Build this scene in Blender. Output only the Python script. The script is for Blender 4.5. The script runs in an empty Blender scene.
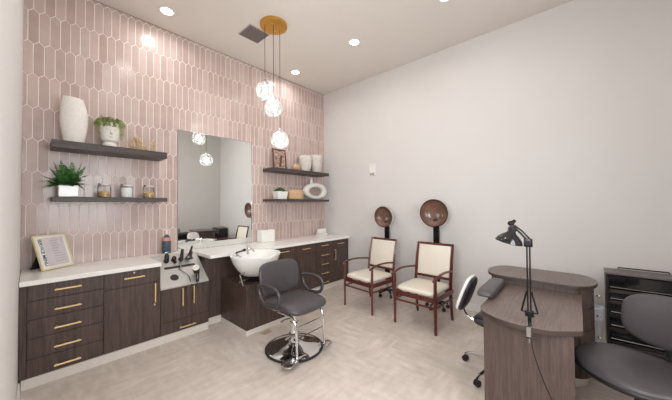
import bpy, bmesh, math, random
from mathutils import Vector, Matrix, noise

random.seed(7)
sc = bpy.context.scene
PI = math.pi

# ------------------------------------------------------------------ camera
W, H, NEAR = 4.15, 3.776, -4.70        # room: x 0..W, y 0 (tiled wall) .. NEAR, z 0..H
f, yaw, pit, rol = 274.85, 0.7316, 0.0171, -0.0071
Fw = Vector((math.cos(yaw)*math.cos(pit), math.sin(yaw)*math.cos(pit), math.sin(pit)))
R0 = Vector((math.sin(yaw), -math.cos(yaw), 0)); U0 = R0.cross(Fw)
R2 = R0*math.cos(rol) + U0*math.sin(rol); U2 = U0*math.cos(rol) - R0*math.sin(rol)
cam_d = bpy.data.cameras.new('camera'); cam = bpy.data.objects.new('camera', cam_d)
sc.collection.objects.link(cam)
cam.matrix_world = Matrix(((R2.x, U2.x, -Fw.x, 0.0545), (R2.y, U2.y, -Fw.y, -4.0057), (R2.z, U2.z, -Fw.z, 1.4797), (0, 0, 0, 1)))
cam_d.sensor_width = 36; cam_d.lens = f/672*36; cam_d.clip_start = 0.01
sc.camera = cam

# ------------------------------------------------------------------ world, light, exposure
wd = bpy.data.worlds.new('world'); sc.world = wd; wd.use_nodes = True
wd.node_tree.nodes['Background'].inputs[0].default_value = (0.9, 0.95, 1, 1)
wd.node_tree.nodes['Background'].inputs[1].default_value = 0.0
sc.view_settings.view_transform = 'Standard'; sc.view_settings.look = 'None'
sc.view_settings.gamma = 1; sc.view_settings.exposure = 0.06
CAN_XY = [(1.11, -0.41), (3.09, -0.36), (3.09, -1.65), (3.10, -2.92), (1.11, -1.65), (1.11, -2.92)]
CAN_W = 4.6
for i, (x, y) in enumerate(CAN_XY):
    ld = bpy.data.lights.new('can_light', 'AREA'); ld.shape = 'DISK'; ld.size = 0.12
    ld.energy = CAN_W; ld.color = (1.0, 0.975, 0.955); ld.spread = PI*0.94
    lo = bpy.data.objects.new('can_light', ld); sc.collection.objects.link(lo); lo.location = (x, y, H-0.012)

# added fill light, shining through an added window behind the camera
ld = bpy.data.lights.new('added_near_fill', 'AREA'); ld.shape = 'RECTANGLE'; ld.size = 1.45; ld.size_y = 1.75
ld.energy = 74; ld.color = (0.92, 0.965, 1.0)
lo = bpy.data.objects.new('added_near_fill', ld); sc.collection.objects.link(lo)
lo.location = (1.0, NEAR-0.17, 1.75); lo.rotation_euler = (PI/2, 0, 0)

ld = bpy.data.lights.new('added_side_fill', 'AREA'); ld.shape = 'RECTANGLE'; ld.size = 1.25; ld.size_y = 1.0  # added fill from the left, evens out the light across the room
ld.energy = 80; ld.color = (0.95, 0.975, 1.0)
lo = bpy.data.objects.new('added_side_fill', ld); sc.collection.objects.link(lo)
lo.location = (-0.17, -3.50, 1.85); lo.rotation_euler = (0, -PI/2, 0)

# ------------------------------------------------------------------ material helpers
def lin(c):
    return tuple(((v/255)/12.92 if v/255 <= .04045 else ((v/255+.055)/1.055)**2.4) for v in c) + (1,)
class NT:
    def __init__(s, name):
        s.m = bpy.data.materials.new(name); s.m.use_nodes = True; s.t = s.m.node_tree
        s.b = s.t.nodes['Principled BSDF']
    def n(s, typ, **kw):
        nd = s.t.nodes.new(typ)
        for k, v in kw.items(): setattr(nd, k, v)
        return nd
    def l(s, a, b): s.t.links.new(a, b)
    def inp(s, nd, **kw):
        for k, v in kw.items(): nd.inputs[k.replace('_', ' ')].default_value = v
        return nd
def noise_col(t, scale, c1, c2, stretch=(1, 1, 1), detail=4, lo=.35, hi=.65, coord='Object'):
    tc = t.n('ShaderNodeTexCoord'); mp = t.n('ShaderNodeMapping'); mp.inputs['Scale'].default_value = stretch
    t.l(tc.outputs[coord], mp.inputs[0])
    nz = t.n('ShaderNodeTexNoise'); nz.inputs['Scale'].default_value = scale; nz.inputs['Detail'].default_value = detail
    t.l(mp.outputs[0], nz.inputs['Vector'])
    cr = t.n('ShaderNodeValToRGB'); cr.color_ramp.elements[0].position = lo; cr.color_ramp.elements[1].position = hi
    cr.color_ramp.elements[0].color = c1; cr.color_ramp.elements[1].color = c2
    t.l(nz.outputs['Fac'], cr.inputs[0])
    return nz, cr
def mat(name, col, rough=.5, metal=0, var=.06, scale=30, bump=0, stretch=(1, 1, 1), coat=0, emis=None, spec=None, subs=0):
    t = NT(name); c = lin(col)
    c1 = tuple(v*(1-var) for v in c[:3])+(1,); c2 = tuple(min(1, v*(1+var)) for v in c[:3])+(1,)
    nz, cr = noise_col(t, scale, c1, c2, stretch)
    t.l(cr.outputs[0], t.b.inputs['Base Color'])
    t.b.inputs['Roughness'].default_value = rough; t.b.inputs['Metallic'].default_value = metal
    if coat: t.b.inputs['Coat Weight'].default_value = coat
    if spec is not None: t.b.inputs['Specular IOR Level'].default_value = spec
    if bump:
        bp = t.n('ShaderNodeBump'); bp.inputs['Strength'].default_value = bump; bp.inputs['Distance'].default_value = .002
        t.l(nz.outputs['Fac'], bp.inputs['Height']); t.l(bp.outputs[0], t.b.inputs['Normal'])
    if emis:
        t.b.inputs['Emission Color'].default_value = lin(emis[0]); t.b.inputs['Emission Strength'].default_value = emis[1]
    return t.m
def wood(name, dark, light, stretch, rough=.45):
    t = NT(name)
    nz, cr = noise_col(t, 6, lin(dark), lin(light), stretch, 6, .3, .7)
    n2, cr2 = noise_col(t, 22, (.78, .78, .78, 1), (1.12, 1.1, 1.1, 1), stretch, 3, .4, .6)
    mx = t.n('ShaderNodeMix', data_type='RGBA', blend_type='MULTIPLY'); mx.inputs[0].default_value = 1
    t.l(cr.outputs[0], mx.inputs[6]); t.l(cr2.outputs[0], mx.inputs[7]); t.l(mx.outputs[2], t.b.inputs['Base Color'])
    t.b.inputs['Roughness'].default_value = rough
    bp = t.n('ShaderNodeBump'); bp.inputs['Strength'].default_value = .15; bp.inputs['Distance'].default_value = .001
    t.l(n2.outputs['Fac'], bp.inputs['Height']); t.l(bp.outputs[0], t.b.inputs['Normal'])
    return t.m

M = {}
M['wall'] = mat('painted_wall', (215, 211, 208), .75, var=.012, scale=1.5)
M['ceiling'] = mat('ceiling_paint', (220, 212, 204), .85, var=.01, scale=2)
M['white_trim'] = mat('white_trim', (226, 222, 216), .45, var=.015)
M['grout'] = mat('grout', (240, 232, 225), .8, var=.03, scale=60)
M['cab'] = wood('dark_cabinet_wood', (64, 49, 44), (92, 74, 67), (9, 9, .45))
M['shelf'] = wood('dark_shelf_wood', (54, 45, 44), (84, 73, 70), (.5, 8, 8))
M['desk'] = wood('walnut_desk_laminate', (70, 55, 50), (88, 72, 66), (12, 12, .4))
M['desktop'] = wood('walnut_desktop_laminate', (94, 79, 72), (114, 98, 90), (.5, 12, 12), .35)
M['gap'] = mat('dark_gap', (22, 18, 18), .8)
M['brass'] = mat('brushed_brass', (240, 212, 156), .34, .7, .05, 60)
M['canopy'] = mat('gold_canopy', (205, 158, 72), .38, .85, .04, 8)
M['quartz'] = mat('white_quartz', (246, 243, 238), .18, 0, .02, 14)
M['plinth'] = mat('pale_plinth', (222, 214, 206), .5, 0, .03)
M['steel'] = mat('stainless_steel', (186, 182, 178), .42, .45, .04, 20, stretch=(1, 20, 20))
M['chrome'] = mat('chrome', (225, 225, 226), .08, 1, .01)
M['satin'] = mat('satin_chrome', (190, 188, 186), .25, 1, .03)
M['black'] = mat('black_plastic', (22, 21, 23), .4, 0, .1)
M['blackgloss'] = mat('black_gloss', (14, 13, 15), .12, 0, .1, coat=.6)
M['blackmetal'] = mat('black_metal', (28, 25, 27), .28, .6, .1)
M['leather'] = mat('grey_leather', (72, 67, 69), .36, 0, .1, 260, bump=.25)
M['leather_dark'] = mat('charcoal_leather', (48, 45, 49), .36, 0, .1, 260, bump=.25)
M['armpad'] = mat('grey_urethane', (64, 60, 62), .3, 0, .06, 40)
M['ceramic'] = mat('white_ceramic', (238, 236, 232), .1, 0, .01, coat=.5)
M['matte_white'] = mat('matte_white_ceramic', (234, 229, 222), .6, 0, .03, 40, bump=.1)
M['pale_pot'] = mat('pale_stone_pot', (214, 207, 200), .7, 0, .08, 25, bump=.2)
M['cream'] = mat('cream_vinyl', (226, 217, 202), .42, 0, .03, 120, bump=.1)
M['mahogany'] = wood('mahogany_wood', (74, 30, 26), (104, 46, 39), (4, 4, 1), .28)
M['leaf'] = mat('fern_green', (74, 124, 62), .5, 0, .45, 26)
M['leaf_light'] = mat('trailing_green', (150, 164, 98), .55, 0, .4, 30)
M['leaf_dark'] = mat('dark_succulent', (58, 84, 44), .55, 0, .35, 30)
M['soil'] = mat('soil', (60, 46, 36), .9, 0, .3, 80)
M['basket'] = mat('light_wood_basket', (204, 172, 132), .6, 0, .18, 10, bump=.4, stretch=(1, 1, 14))
M['tan'] = mat('tan_stone', (192, 160, 128), .7, 0, .2, 26, bump=.3)
M['gold_wire'] = mat('gold_branch', (214, 186, 140), .35, .7, .12, 40)
M['chips'] = mat('golden_chips', (206, 170, 122), .6, 0, .4, 60, bump=.5)
M['cotton'] = mat('white_cotton', (240, 240, 238), .9, 0, .05, 50, bump=.6)
M['paper'] = mat('white_paper', (240, 238, 233), .6, 0, .01)
M['cert'] = mat('lilac_certificate', (214, 204, 208), .6, 0, .06, 8)
M['ink'] = mat('dark_ink', (70, 72, 92), .6)
M['ink_light'] = mat('faint_ink', (168, 160, 168), .6)
M['frame_gold'] = mat('pale_gold_frame', (232, 218, 180), .35, .2, .04)
M['navy'] = mat('navy_felt', (24, 24, 44), .85, 0, .1)
M['teal'] = mat('teal_liquid', (38, 84, 98), .2, 0, .1, 12)
M['pinkliq'] = mat('coral_label', (206, 138, 122), .4, 0, .1, 12)
M['vent'] = mat('grey_vent', (122, 110, 106), .6, 0, .12, 240)
M['hood_in'] = mat('smoky_brown_hood', (118, 84, 70), .3, 0, .2, 8, coat=.4)
M['hood_rim'] = mat('silver_hood', (200, 194, 190), .25, .3, .03)
M['cord'] = mat('dark_cord', (58, 48, 44), .5)
M['frame_brown'] = mat('brown_picture_frame', (96, 68, 52), .5, 0, .25, 30)
M['photo'] = mat('photo_print', (170, 140, 130), .4, 0, .6, 26)
M['bag'] = mat('white_bin_plastic', (208, 214, 222), .45, 0, .04)
M['patch'] = mat('tan_floor_plate', (176, 148, 126), .5, 0, .08, 30)
M['lamp_glow'] = mat('lit_diffuser', (255, 250, 240), .4, emis=((255, 246, 232), 14))
M['bulb'] = mat('lit_bulb', (255, 250, 240), .4, emis=((255, 244, 228), 9))

# mirror
t = NT('mirror_silver'); t.b.inputs['Base Color'].default_value = (.89, .92, .905, 1); t.b.inputs['Metallic'].default_value = 1
t.b.inputs['Roughness'].default_value = .015; M['mirror'] = t.m
# clear jar glass / pendant glass : thin glass = transparent + glossy, fresnel weighted, dimpled
def thin_glass(name, tint, white, bumpscale, bumpstr, base_gloss=.1, edge=.35):
    t = NT(name); nt = t.t; nt.nodes.remove(t.b); out = nt.nodes['Material Output']
    tr = t.n('ShaderNodeBsdfTransparent'); tr.inputs[0].default_value = tint
    gl = t.n('ShaderNodeBsdfGlossy'); gl.inputs['Roughness'].default_value = .05
    lw = t.n('ShaderNodeLayerWeight'); lw.inputs[0].default_value = edge
    nz = t.n('ShaderNodeTexNoise'); nz.inputs['Scale'].default_value = bumpscale; nz.inputs['Detail'].default_value = 2
    tc = t.n('ShaderNodeTexCoord'); t.l(tc.outputs['Object'], nz.inputs['Vector'])
    bp = t.n('ShaderNodeBump'); bp.inputs['Strength'].default_value = bumpstr; bp.inputs['Distance'].default_value = .02
    t.l(nz.outputs['Fac'], bp.inputs['Height']); t.l(bp.outputs[0], gl.inputs['Normal']); t.l(bp.outputs[0], lw.inputs['Normal'])
    ad = t.n('ShaderNodeMath', operation='ADD', use_clamp=True); ad.inputs[1].default_value = base_gloss; t.l(lw.outputs['Fresnel'], ad.inputs[0])
    m1 = t.n('ShaderNodeMixShader'); t.l(ad.outputs[0], m1.inputs[0]); t.l(tr.outputs[0], m1.inputs[1]); t.l(gl.outputs[0], m1.inputs[2])
    df = t.n('ShaderNodeBsdfTranslucent'); df.inputs[0].default_value = (.95, .95, .94, 1)
    d2 = t.n('ShaderNodeBsdfDiffuse'); d2.inputs[0].default_value = (.95, .95, .94, 1)
    m0 = t.n('ShaderNodeMixShader'); m0.inputs[0].default_value = .5; t.l(df.outputs[0], m0.inputs[1]); t.l(d2.outputs[0], m0.inputs[2])
    m2 = t.n('ShaderNodeMixShader'); t.l(m1.outputs[0], m2.inputs[1]); t.l(m0.outputs[0], m2.inputs[2])
    mr = t.n('ShaderNodeMapRange'); mr.inputs[1].default_value = .42; mr.inputs[2].default_value = .68; mr.inputs[3].default_value = white*.35; mr.inputs[4].default_value = white
    t.l(nz.outputs['Fac'], mr.inputs[0]); t.l(mr.outputs[0], m2.inputs[0]); t.l(m2.outputs[0], out.inputs[0])
    return t.m
M['lid'] = mat('silver_lid', (226, 222, 218), .35, .1, .03)
M['glass'] = thin_glass('clear_jar_glass', (.97, .98, .98, 1), .02, 4, .02, .03, .12)
M['pendant_glass'] = thin_glass('dimpled_pendant_glass', (.93, .93, .93, 1), .10, 10, .5, .12, .42)

t = NT('added_window_clear_glass'); t.t.nodes.remove(t.b); tr = t.n('ShaderNodeBsdfTransparent'); gl = t.n('ShaderNodeBsdfGlossy'); gl.inputs['Roughness'].default_value = .01  # glass used only in the added windows
m1 = t.n('ShaderNodeMixShader'); m1.inputs[0].default_value = .06; t.l(tr.outputs[0], m1.inputs[1]); t.l(gl.outputs[0], m1.inputs[2]); t.l(m1.outputs[0], t.t.nodes['Material Output'].inputs[0]); M['clear_glass'] = t.m
# tiles : glossy blush ceramic, varied per tile
t = NT('blush_tile'); geo = t.n('ShaderNodeNewGeometry')
cr = t.n('ShaderNodeValToRGB'); cr.color_ramp.elements[0].color = lin((188, 165, 158)); cr.color_ramp.elements[1].color = lin((204, 183, 176))
t.l(geo.outputs['Random Per Island'], cr.inputs[0])
nz, cr2 = noise_col(t, 7, (.94, .93, .93, 1), (1.04, 1.04, 1.04, 1))
mx = t.n('ShaderNodeMix', data_type='RGBA', blend_type='MULTIPLY'); mx.inputs[0].default_value = 1
t.l(cr.outputs[0], mx.inputs[6]); t.l(cr2.outputs[0], mx.inputs[7]); t.l(mx.outputs[2], t.b.inputs['Base Color'])
bp = t.n('ShaderNodeBump'); bp.inputs['Strength'].default_value = .25; bp.inputs['Distance'].default_value = .003
t.l(nz.outputs['Fac'], bp.inputs['Height']); t.l(bp.outputs[0], t.b.inputs['Normal'])
t.b.inputs['Roughness'].default_value = .2; M['tile'] = t.m

# floor : brushed beige tiles
t = NT('beige_floor'); tc = t.n('ShaderNodeTexCoord')
br = t.n('ShaderNodeTexBrick', offset=.5); br.inputs['Scale'].default_value = 1; br.inputs['Brick Width'].default_value = .5; br.inputs['Row Height'].default_value = .25
br.inputs['Mortar Size'].default_value = .002; br.inputs['Color1'].default_value = (0, 0, 0, 1); br.inputs['Color2'].default_value = (1, 1, 1, 1); br.inputs['Mortar'].default_value = (.4, .4, .4, 1)
t.l(tc.outputs['Object'], br.inputs['Vector'])
na, ca = noise_col(t, 5, lin((192, 178, 167)), lin((218, 206, 197)), (1, 3.4, 1), 7, .3, .7)
nb, cb = noise_col(t, 5, lin((188, 175, 164)), lin((215, 204, 195)), (3.4, 1, 1), 7, .3, .7)
mx = t.n('ShaderNodeMix', data_type='RGBA'); t.l(br.outputs['Color'], mx.inputs[0]); t.l(ca.outputs[0], mx.inputs[6]); t.l(cb.outputs[0], mx.inputs[7])
nc, cc = noise_col(t, 2.2, (.93, .92, .915, 1), (1.05, 1.05, 1.05, 1), (1, 1, 1), 3)
m3 = t.n('ShaderNodeMix', data_type='RGBA', blend_type='MULTIPLY'); m3.inputs[0].default_value = 1
t.l(mx.outputs[2], m3.inputs[6]); t.l(cc.outputs[0], m3.inputs[7]); t.l(m3.outputs[2], t.b.inputs['Base Color'])
t.b.inputs['Roughness'].default_value = .45; M['floor'] = t.m

# ------------------------------------------------------------------ mesh helpers
class MB:
    """collects shapes into one mesh"""
    def __init__(s): s.bm = bmesh.new()
    def _xf(s, vs, mtx):
        if mtx is not None:
            for v in vs: v.co = mtx @ v.co
    def box(s, x0, x1, y0, y1, z0, z1, bev=0, seg=2, mtx=None):
        b = bmesh.new(); bmesh.ops.create_cube(b, size=1)
        for v in b.verts: v.co = Vector(((x0+x1)/2+v.co.x*(x1-x0), (y0+y1)/2+v.co.y*(y1-y0), (z0+z1)/2+v.co.z*(z1-z0)))
        if bev: bmesh.ops.bevel(b, geom=b.edges[:], offset=bev, segments=seg, profile=.5, affect='EDGES')
        s._merge(b, mtx); return s
    def _merge(s, b, mtx=None):
        if mtx is not None: b.transform(mtx)
        me = bpy.data.meshes.new('tmp'); b.to_mesh(me); b.free(); s.bm.from_mesh(me); bpy.data.meshes.remove(me)
    def prism(s, pts, z0, z1, bev=0, seg=2, mtx=None):
        b = bmesh.new(); lo = [b.verts.new((x, y, z0)) for x, y in pts]; hi = [b.verts.new((x, y, z1)) for x, y in pts]
        b.faces.new(lo[::-1]); b.faces.new(hi); n = len(pts)
        for i in range(n): b.faces.new((lo[i], lo[(i+1) % n], hi[(i+1) % n], hi[i]))
        bmesh.ops.recalc_face_normals(b, faces=b.faces[:])
        if bev:
            es = [e for e in b.edges if abs(e.verts[0].co.z-e.verts[1].co.z) < 1e-6]
            bmesh.ops.bevel(b, geom=es, offset=bev, segments=seg, profile=.5, affect='EDGES')
        s._merge(b, mtx); return s
    def tube(s, pts, r, n=10, closed=False, cap=True, mtx=None, flat=1.0):
        pts = [Vector(p) for p in pts]; m = len(pts); rs = r if isinstance(r, (list, tuple)) else [r]*m
        b = bmesh.new(); rings = []; prev = None
        for i, p in enumerate(pts):
            if closed: d = pts[(i+1) % m]-pts[i-1]
            else: d = pts[min(i+1, m-1)]-pts[max(i-1, 0)]
            d.normalize()
            if prev is None:
                a = Vector((0, 0, 1)) if abs(d.z) < .9 else Vector((1, 0, 0)); u = d.cross(a).normalized()
            else: u = (prev-d*prev.dot(d)).normalized()
            prev = u; w = d.cross(u)
            rings.append([b.verts.new(p+(u*math.cos(2*PI*k/n)+w*math.sin(2*PI*k/n)*flat)*rs[i]) for k in range(n)])
        for i in range(m if closed else m-1):
            A, B = rings[i], rings[(i+1) % m]
            for k in range(n): b.faces.new((A[k], A[(k+1) % n], B[(k+1) % n], B[k]))
        if cap and not closed: b.faces.new(rings[0][::-1]); b.faces.new(rings[-1])
        bmesh.ops.recalc_face_normals(b, faces=b.faces[:]); s._merge(b, mtx); return s
    def lathe(s, prof, n=28, c=(0, 0, 0), mtx=None, sx=1, sy=1):
        b = bmesh.new(); rings = []
        for r, z in prof:
            if r < 1e-5: rings.append([b.verts.new((c[0], c[1], c[2]+z))])
            else: rings.append([b.verts.new((c[0]+r*sx*math.cos(2*PI*k/n), c[1]+r*sy*math.sin(2*PI*k/n), c[2]+z)) for k in range(n)])
        for A, B in zip(rings, rings[1:]):
            for k in range(n):
                k2 = (k+1) % n
                if len(A) == 1 and len(B) == 1: continue
                if len(A) == 1: b.faces.new((A[0], B[k2], B[k]))
                elif len(B) == 1: b.faces.new((A[k], A[k2], B[0]))
                else: b.faces.new((A[k], A[k2], B[k2], B[k]))
        bmesh.ops.recalc_face_normals(b, faces=b.faces[:]); s._merge(b, mtx); return s
    def cyl(s, p0, p1, r, n=16, mtx=None): return s.tube([p0, p1], r, n, mtx=mtx)
    def ball(s, c, rx, ry, rz, n=20, mtx=None):
        b = bmesh.new(); bmesh.ops.create_uvsphere(b, u_segments=n, v_segments=n//2+2, radius=1)
        for v in b.verts: v.co = Vector((c[0]+v.co.x*rx, c[1]+v.co.y*ry, c[2]+v.co.z*rz))
        s._merge(b, mtx); return s
    def superpad(s, c, hx, hy, hz, e=4.0, n=28, mtx=None, ez=2.6, warp=None):
        """rounded cushion: superellipse outline, soft edge"""
        b = bmesh.new(); rings = []; rows = 12
        for j in range(rows+1):
            ph = -PI/2+PI*j/rows; cz = math.copysign(abs(math.sin(ph))**(2/ez), math.sin(ph)); cr_ = abs(math.cos(ph))**(2/ez)
            if j in (0, rows): rings.append([b.verts.new((0, 0, cz))]); continue
            ring = []
            for k in range(n*2):
                a = PI*k/n; x = math.copysign(abs(math.cos(a))**(2/e), math.cos(a)); y = math.copysign(abs(math.sin(a))**(2/e), math.sin(a))
                ring.append(b.verts.new((x*cr_, y*cr_, cz)))
            rings.append(ring)
        m = n*2
        for A, B in zip(rings, rings[1:]):
            for k in range(m):
                k2 = (k+1) % m
                if len(A) == 1: b.faces.new((A[0], B[k2], B[k]))
                elif len(B) == 1: b.faces.new((A[k], A[k2], B[0]))
                else: b.faces.new((A[k], A[k2], B[k2], B[k]))
        bmesh.ops.recalc_face_normals(b, faces=b.faces[:])
        for v in b.verts:
            q = Vector((v.co.x*hx, v.co.y*hy, v.co.z*hz))
            if warp: q = warp(q)
            v.co = q+Vector(c)
        s._merge(b, mtx); return s
    def build(s, name, m, parent=None, smooth=True, label=None, angle=35):
        me = bpy.data.meshes.new(name); s.bm.normal_update(); s.bm.to_mesh(me); s.bm.free()
        o = bpy.data.objects.new(name, me); sc.collection.objects.link(o)
        me.materials.append(m)
        if smooth:
            me.shade_smooth()
            try: me.set_sharp_from_angle(angle=math.radians(angle))
            except Exception: pass
        if parent: o.parent = parent
        if label: o['label'] = label
        return o
def bez(pts, n=8, closed=False):
    """Catmull-Rom through points"""
    P_ = [Vector(p) for p in pts]; out = []; m = len(P_)
    rng = range(m) if closed else range(m-1)
    for i in rng:
        p0 = P_[(i-1) % m] if (closed or i > 0) else P_[0]; p1 = P_[i]; p2 = P_[(i+1) % m]; p3 = P_[(i+2) % m] if (closed or i+2 < m) else P_[-1]
        for k in range(n):
            u = k/n; out.append(.5*((2*p1)+(-p0+p2)*u+(2*p0-5*p1+4*p2-p3)*u*u+(-p0+3*p1-3*p2+p3)*u**3))
    if not closed: out.append(P_[-1])
    return out
def thing(name, label, cat, loc=(0, 0, 0), rz=0, group=None):
    o = bpy.data.objects.new(name, None); sc.collection.objects.link(o); o.empty_display_size = .1
    o.location = loc; o.rotation_euler = (0, 0, rz); o['label'] = label; o['category'] = cat
    if group: o['group'] = group
    return o
def tag(o, label, cat, group=None):
    o['label'] = label; o['category'] = cat
    if group: o['group'] = group
    return o
def struct(o): o['kind'] = 'structure'; return o
def dup(root, loc, rz, label):
    def cp(o, par):
        c = o.copy(); sc.collection.objects.link(c); c.parent = par
        for ch in list(o.children): cp(ch, c)
        return c
    r = cp(root, None); r.location = loc; r.rotation_euler = (0, 0, rz); r['label'] = label
    return r
def Rt(ax, deg): return Matrix.Rotation(math.radians(deg), 4, ax)
def Tr(x, y, z): return Matrix.Translation((x, y, z))

# ------------------------------------------------------------------ room shell
struct(MB().box(-.2, W+.2, NEAR-.2, .2, -.1, 0).build('floor', M['floor'], smooth=False))
struct(MB().box(-.2, W+.2, NEAR-.2, .2, H, H+.1).build('ceiling', M['ceiling'], smooth=False))
WY0, WY1, LZ0, LZ1 = -3.97, -3.02, 1.25, 2.45      # opening for an added, unseen window beside the camera, lets side fill in
struct(MB().box(-.15, 0, NEAR-.15, WY0, 0, H).box(-.15, 0, WY1, .15, 0, H).box(-.15, 0, WY0, WY1, 0, LZ0).box(-.15, 0, WY0, WY1, LZ1, H).build('wall_left', M['wall'], smooth=False))
wn = struct(MB().box(-.12, -.06, WY0, WY0+.05, LZ0, LZ1).box(-.12, -.06, WY1-.05, WY1, LZ0, LZ1).box(-.12, -.06, WY0+.05, WY1-.05, LZ0, LZ0+.05).box(-.12, -.06, WY0+.05, WY1-.05, LZ1-.05, LZ1).build('added_window_2', M['white_trim'], smooth=False))  # frame of the added side window, out of view
struct(MB().box(-.093, -.088, WY0+.05, WY1-.05, LZ0+.05, LZ1-.05).build('added_window_glass', M['clear_glass'], wn, False))
WX0, WX1, WZ0, WZ1 = .28, 1.72, .90, 2.60          # opening for an added, unseen window behind the camera, lets fill in
struct(MB().box(0, WX0, NEAR-.15, NEAR, 0, H).box(WX1, W, NEAR-.15, NEAR, 0, H).box(WX0, WX1, NEAR-.15, NEAR, 0, WZ0).box(WX0, WX1, NEAR-.15, NEAR, WZ1, H).build('wall_near', M['wall'], smooth=False))
wn = struct(MB().box(WX0, WX0+.05, NEAR-.12, NEAR-.06, WZ0, WZ1).box(WX1-.05, WX1, NEAR-.12, NEAR-.06, WZ0, WZ1).box(WX0+.05, WX1-.05, NEAR-.12, NEAR-.06, WZ0, WZ0+.05).box(WX0+.05, WX1-.05, NEAR-.12, NEAR-.06, WZ1-.05, WZ1).build('added_window_1', M['white_trim'], smooth=False))  # frame of the added rear window, only there for the fill light
struct(MB().box(WX0+.05, WX1-.05, NEAR-.093, NEAR-.088, WZ0+.05, WZ1-.05).build('added_window_glass', M['clear_glass'], wn, False))
struct(MB().box(W, W+.15, NEAR-.15, .15, 0, H).build('wall_right', M['wall'], smooth=False))
wf = struct(MB().box(0, W, .0024, .15, 0, H).build('wall_far', M['grout'], smooth=False))
# picket tiles
tm = MB(); b = tm.bm
wT, pitch, tip, g = .0755, .3195, .036, .0050
row = 0; zc = 3.259
rows = []
k = -10
while True:
    z = 3.262 + k*pitch
    if z > H+.3: break
    if z > .6: rows.append((z, k))
    k += 1
rr = random.Random(3)
for z, k in rows:
    off = .028+wT/2 if k % 2 == 0 else .028
    i = -1
    while True:
        x = off+i*wT; i += 1
        if x-wT/2 > W: break
        if x+wT/2 < 0: continue
        hw = wT/2-g/2; hs = (pitch-tip)/2; ht = (pitch+tip)/2-g*.75
        out = [(-hw, -hs), (0, -ht), (hw, -hs), (hw, hs), (0, ht), (-hw, hs)]
        tx, tz = max(-.004, min(.004, rr.gauss(0, .0018))), max(-.0018, min(.0018, rr.gauss(0, .0008))); c = .0016
        def P3(px, pz, y):
            X_ = min(max(x+px, .0005), W-.0005); Z_ = min(max(z+pz, .7), H-.004)
            return (X_, y+tx*px*8+tz*pz*4, Z_)
        base = [b.verts.new(P3(px, pz, .0045)) for px, pz in out]
        top = [b.verts.new(P3(px*(1-c/hw), pz*(1-c/ht), .0)) for px, pz in out]
        b.faces.new(top)
        for q in range(6): b.faces.new((base[q], base[(q+1) % 6], top[(q+1) % 6], top[q]))
bmesh.ops.dissolve_degenerate(b, dist=1e-5, edges=b.edges[:])
bmesh.ops.recalc_face_normals(b, faces=b.faces[:])
for fc in b.faces:
    pass
to = tm.build('wall_tiles', M['tile'], wf, smooth=False); struct(to)
# make sure the tiles face the room
struct(MB().box(.0, W, -.003, .01, H-.007, H).build('trim_1', mat('tile_edge_trim', (150, 128, 114), .5), smooth=False))
def baseb(name, x0, x1, y0, y1):
    struct(MB().box(x0, x1, y0, y1, 0, .1, .003).build(name, M['white_trim'], smooth=False))
baseb('baseboard_left', 0, .014, NEAR, -.70)
baseb('baseboard_right', W-.014, W, NEAR, -.70)
baseb('baseboard_near', .014, W-.014, NEAR, NEAR+.014)

# ------------------------------------------------------------------ ceiling fittings
can_names = ['round recessed ceiling light nearest the left end of the tiled wall',
             'small round recessed ceiling light close to the far right room corner',
             'round recessed ceiling light just right of the gold pendant canopy',
             'round recessed ceiling light nearest the camera above the plain right wall',
             'round recessed ceiling light overhead in the second row, left side',
             'round recessed ceiling light overhead in the third row, left side']
for (x, y), lb in zip(CAN_XY, can_names):
    r = thing('recessed_light', lb, 'ceiling light', (x, y, H-.0145), 0, 'recessed ceiling lights')
    MB().lathe([(.062, .0005), (.062, .014), (.085, .014), (.088, .008), (.075, .0), (.062, .0005)], 32).build('trim_ring', M['white_trim'], r)
    MB().lathe([(0, .006), (.061, .006), (.061, .010), (0, .010)], 32).build('diffuser', M['lamp_glow'], r)
v = thing('air_vent', 'square grey perforated air vent in the ceiling beside the gold canopy', 'vent', (2.04, -.77, H-.013))
MB().box(-.15, .15, -.15, .15, 0, .012, .003).build('vent_frame', mat('vent_frame', (188, 178, 170), .5), v, False)
vm = MB()
for i in range(22): vm.box(-.138, .138, -.136+i*.0125, -.129+i*.0125, -.004, .002)
vm.build('grille', M['vent'], v, False)
MB().box(-.14, .14, -.14, .14, -.001, .0005).build('backing', mat('vent_dark', (92, 82, 80), .7), v, False)

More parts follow.
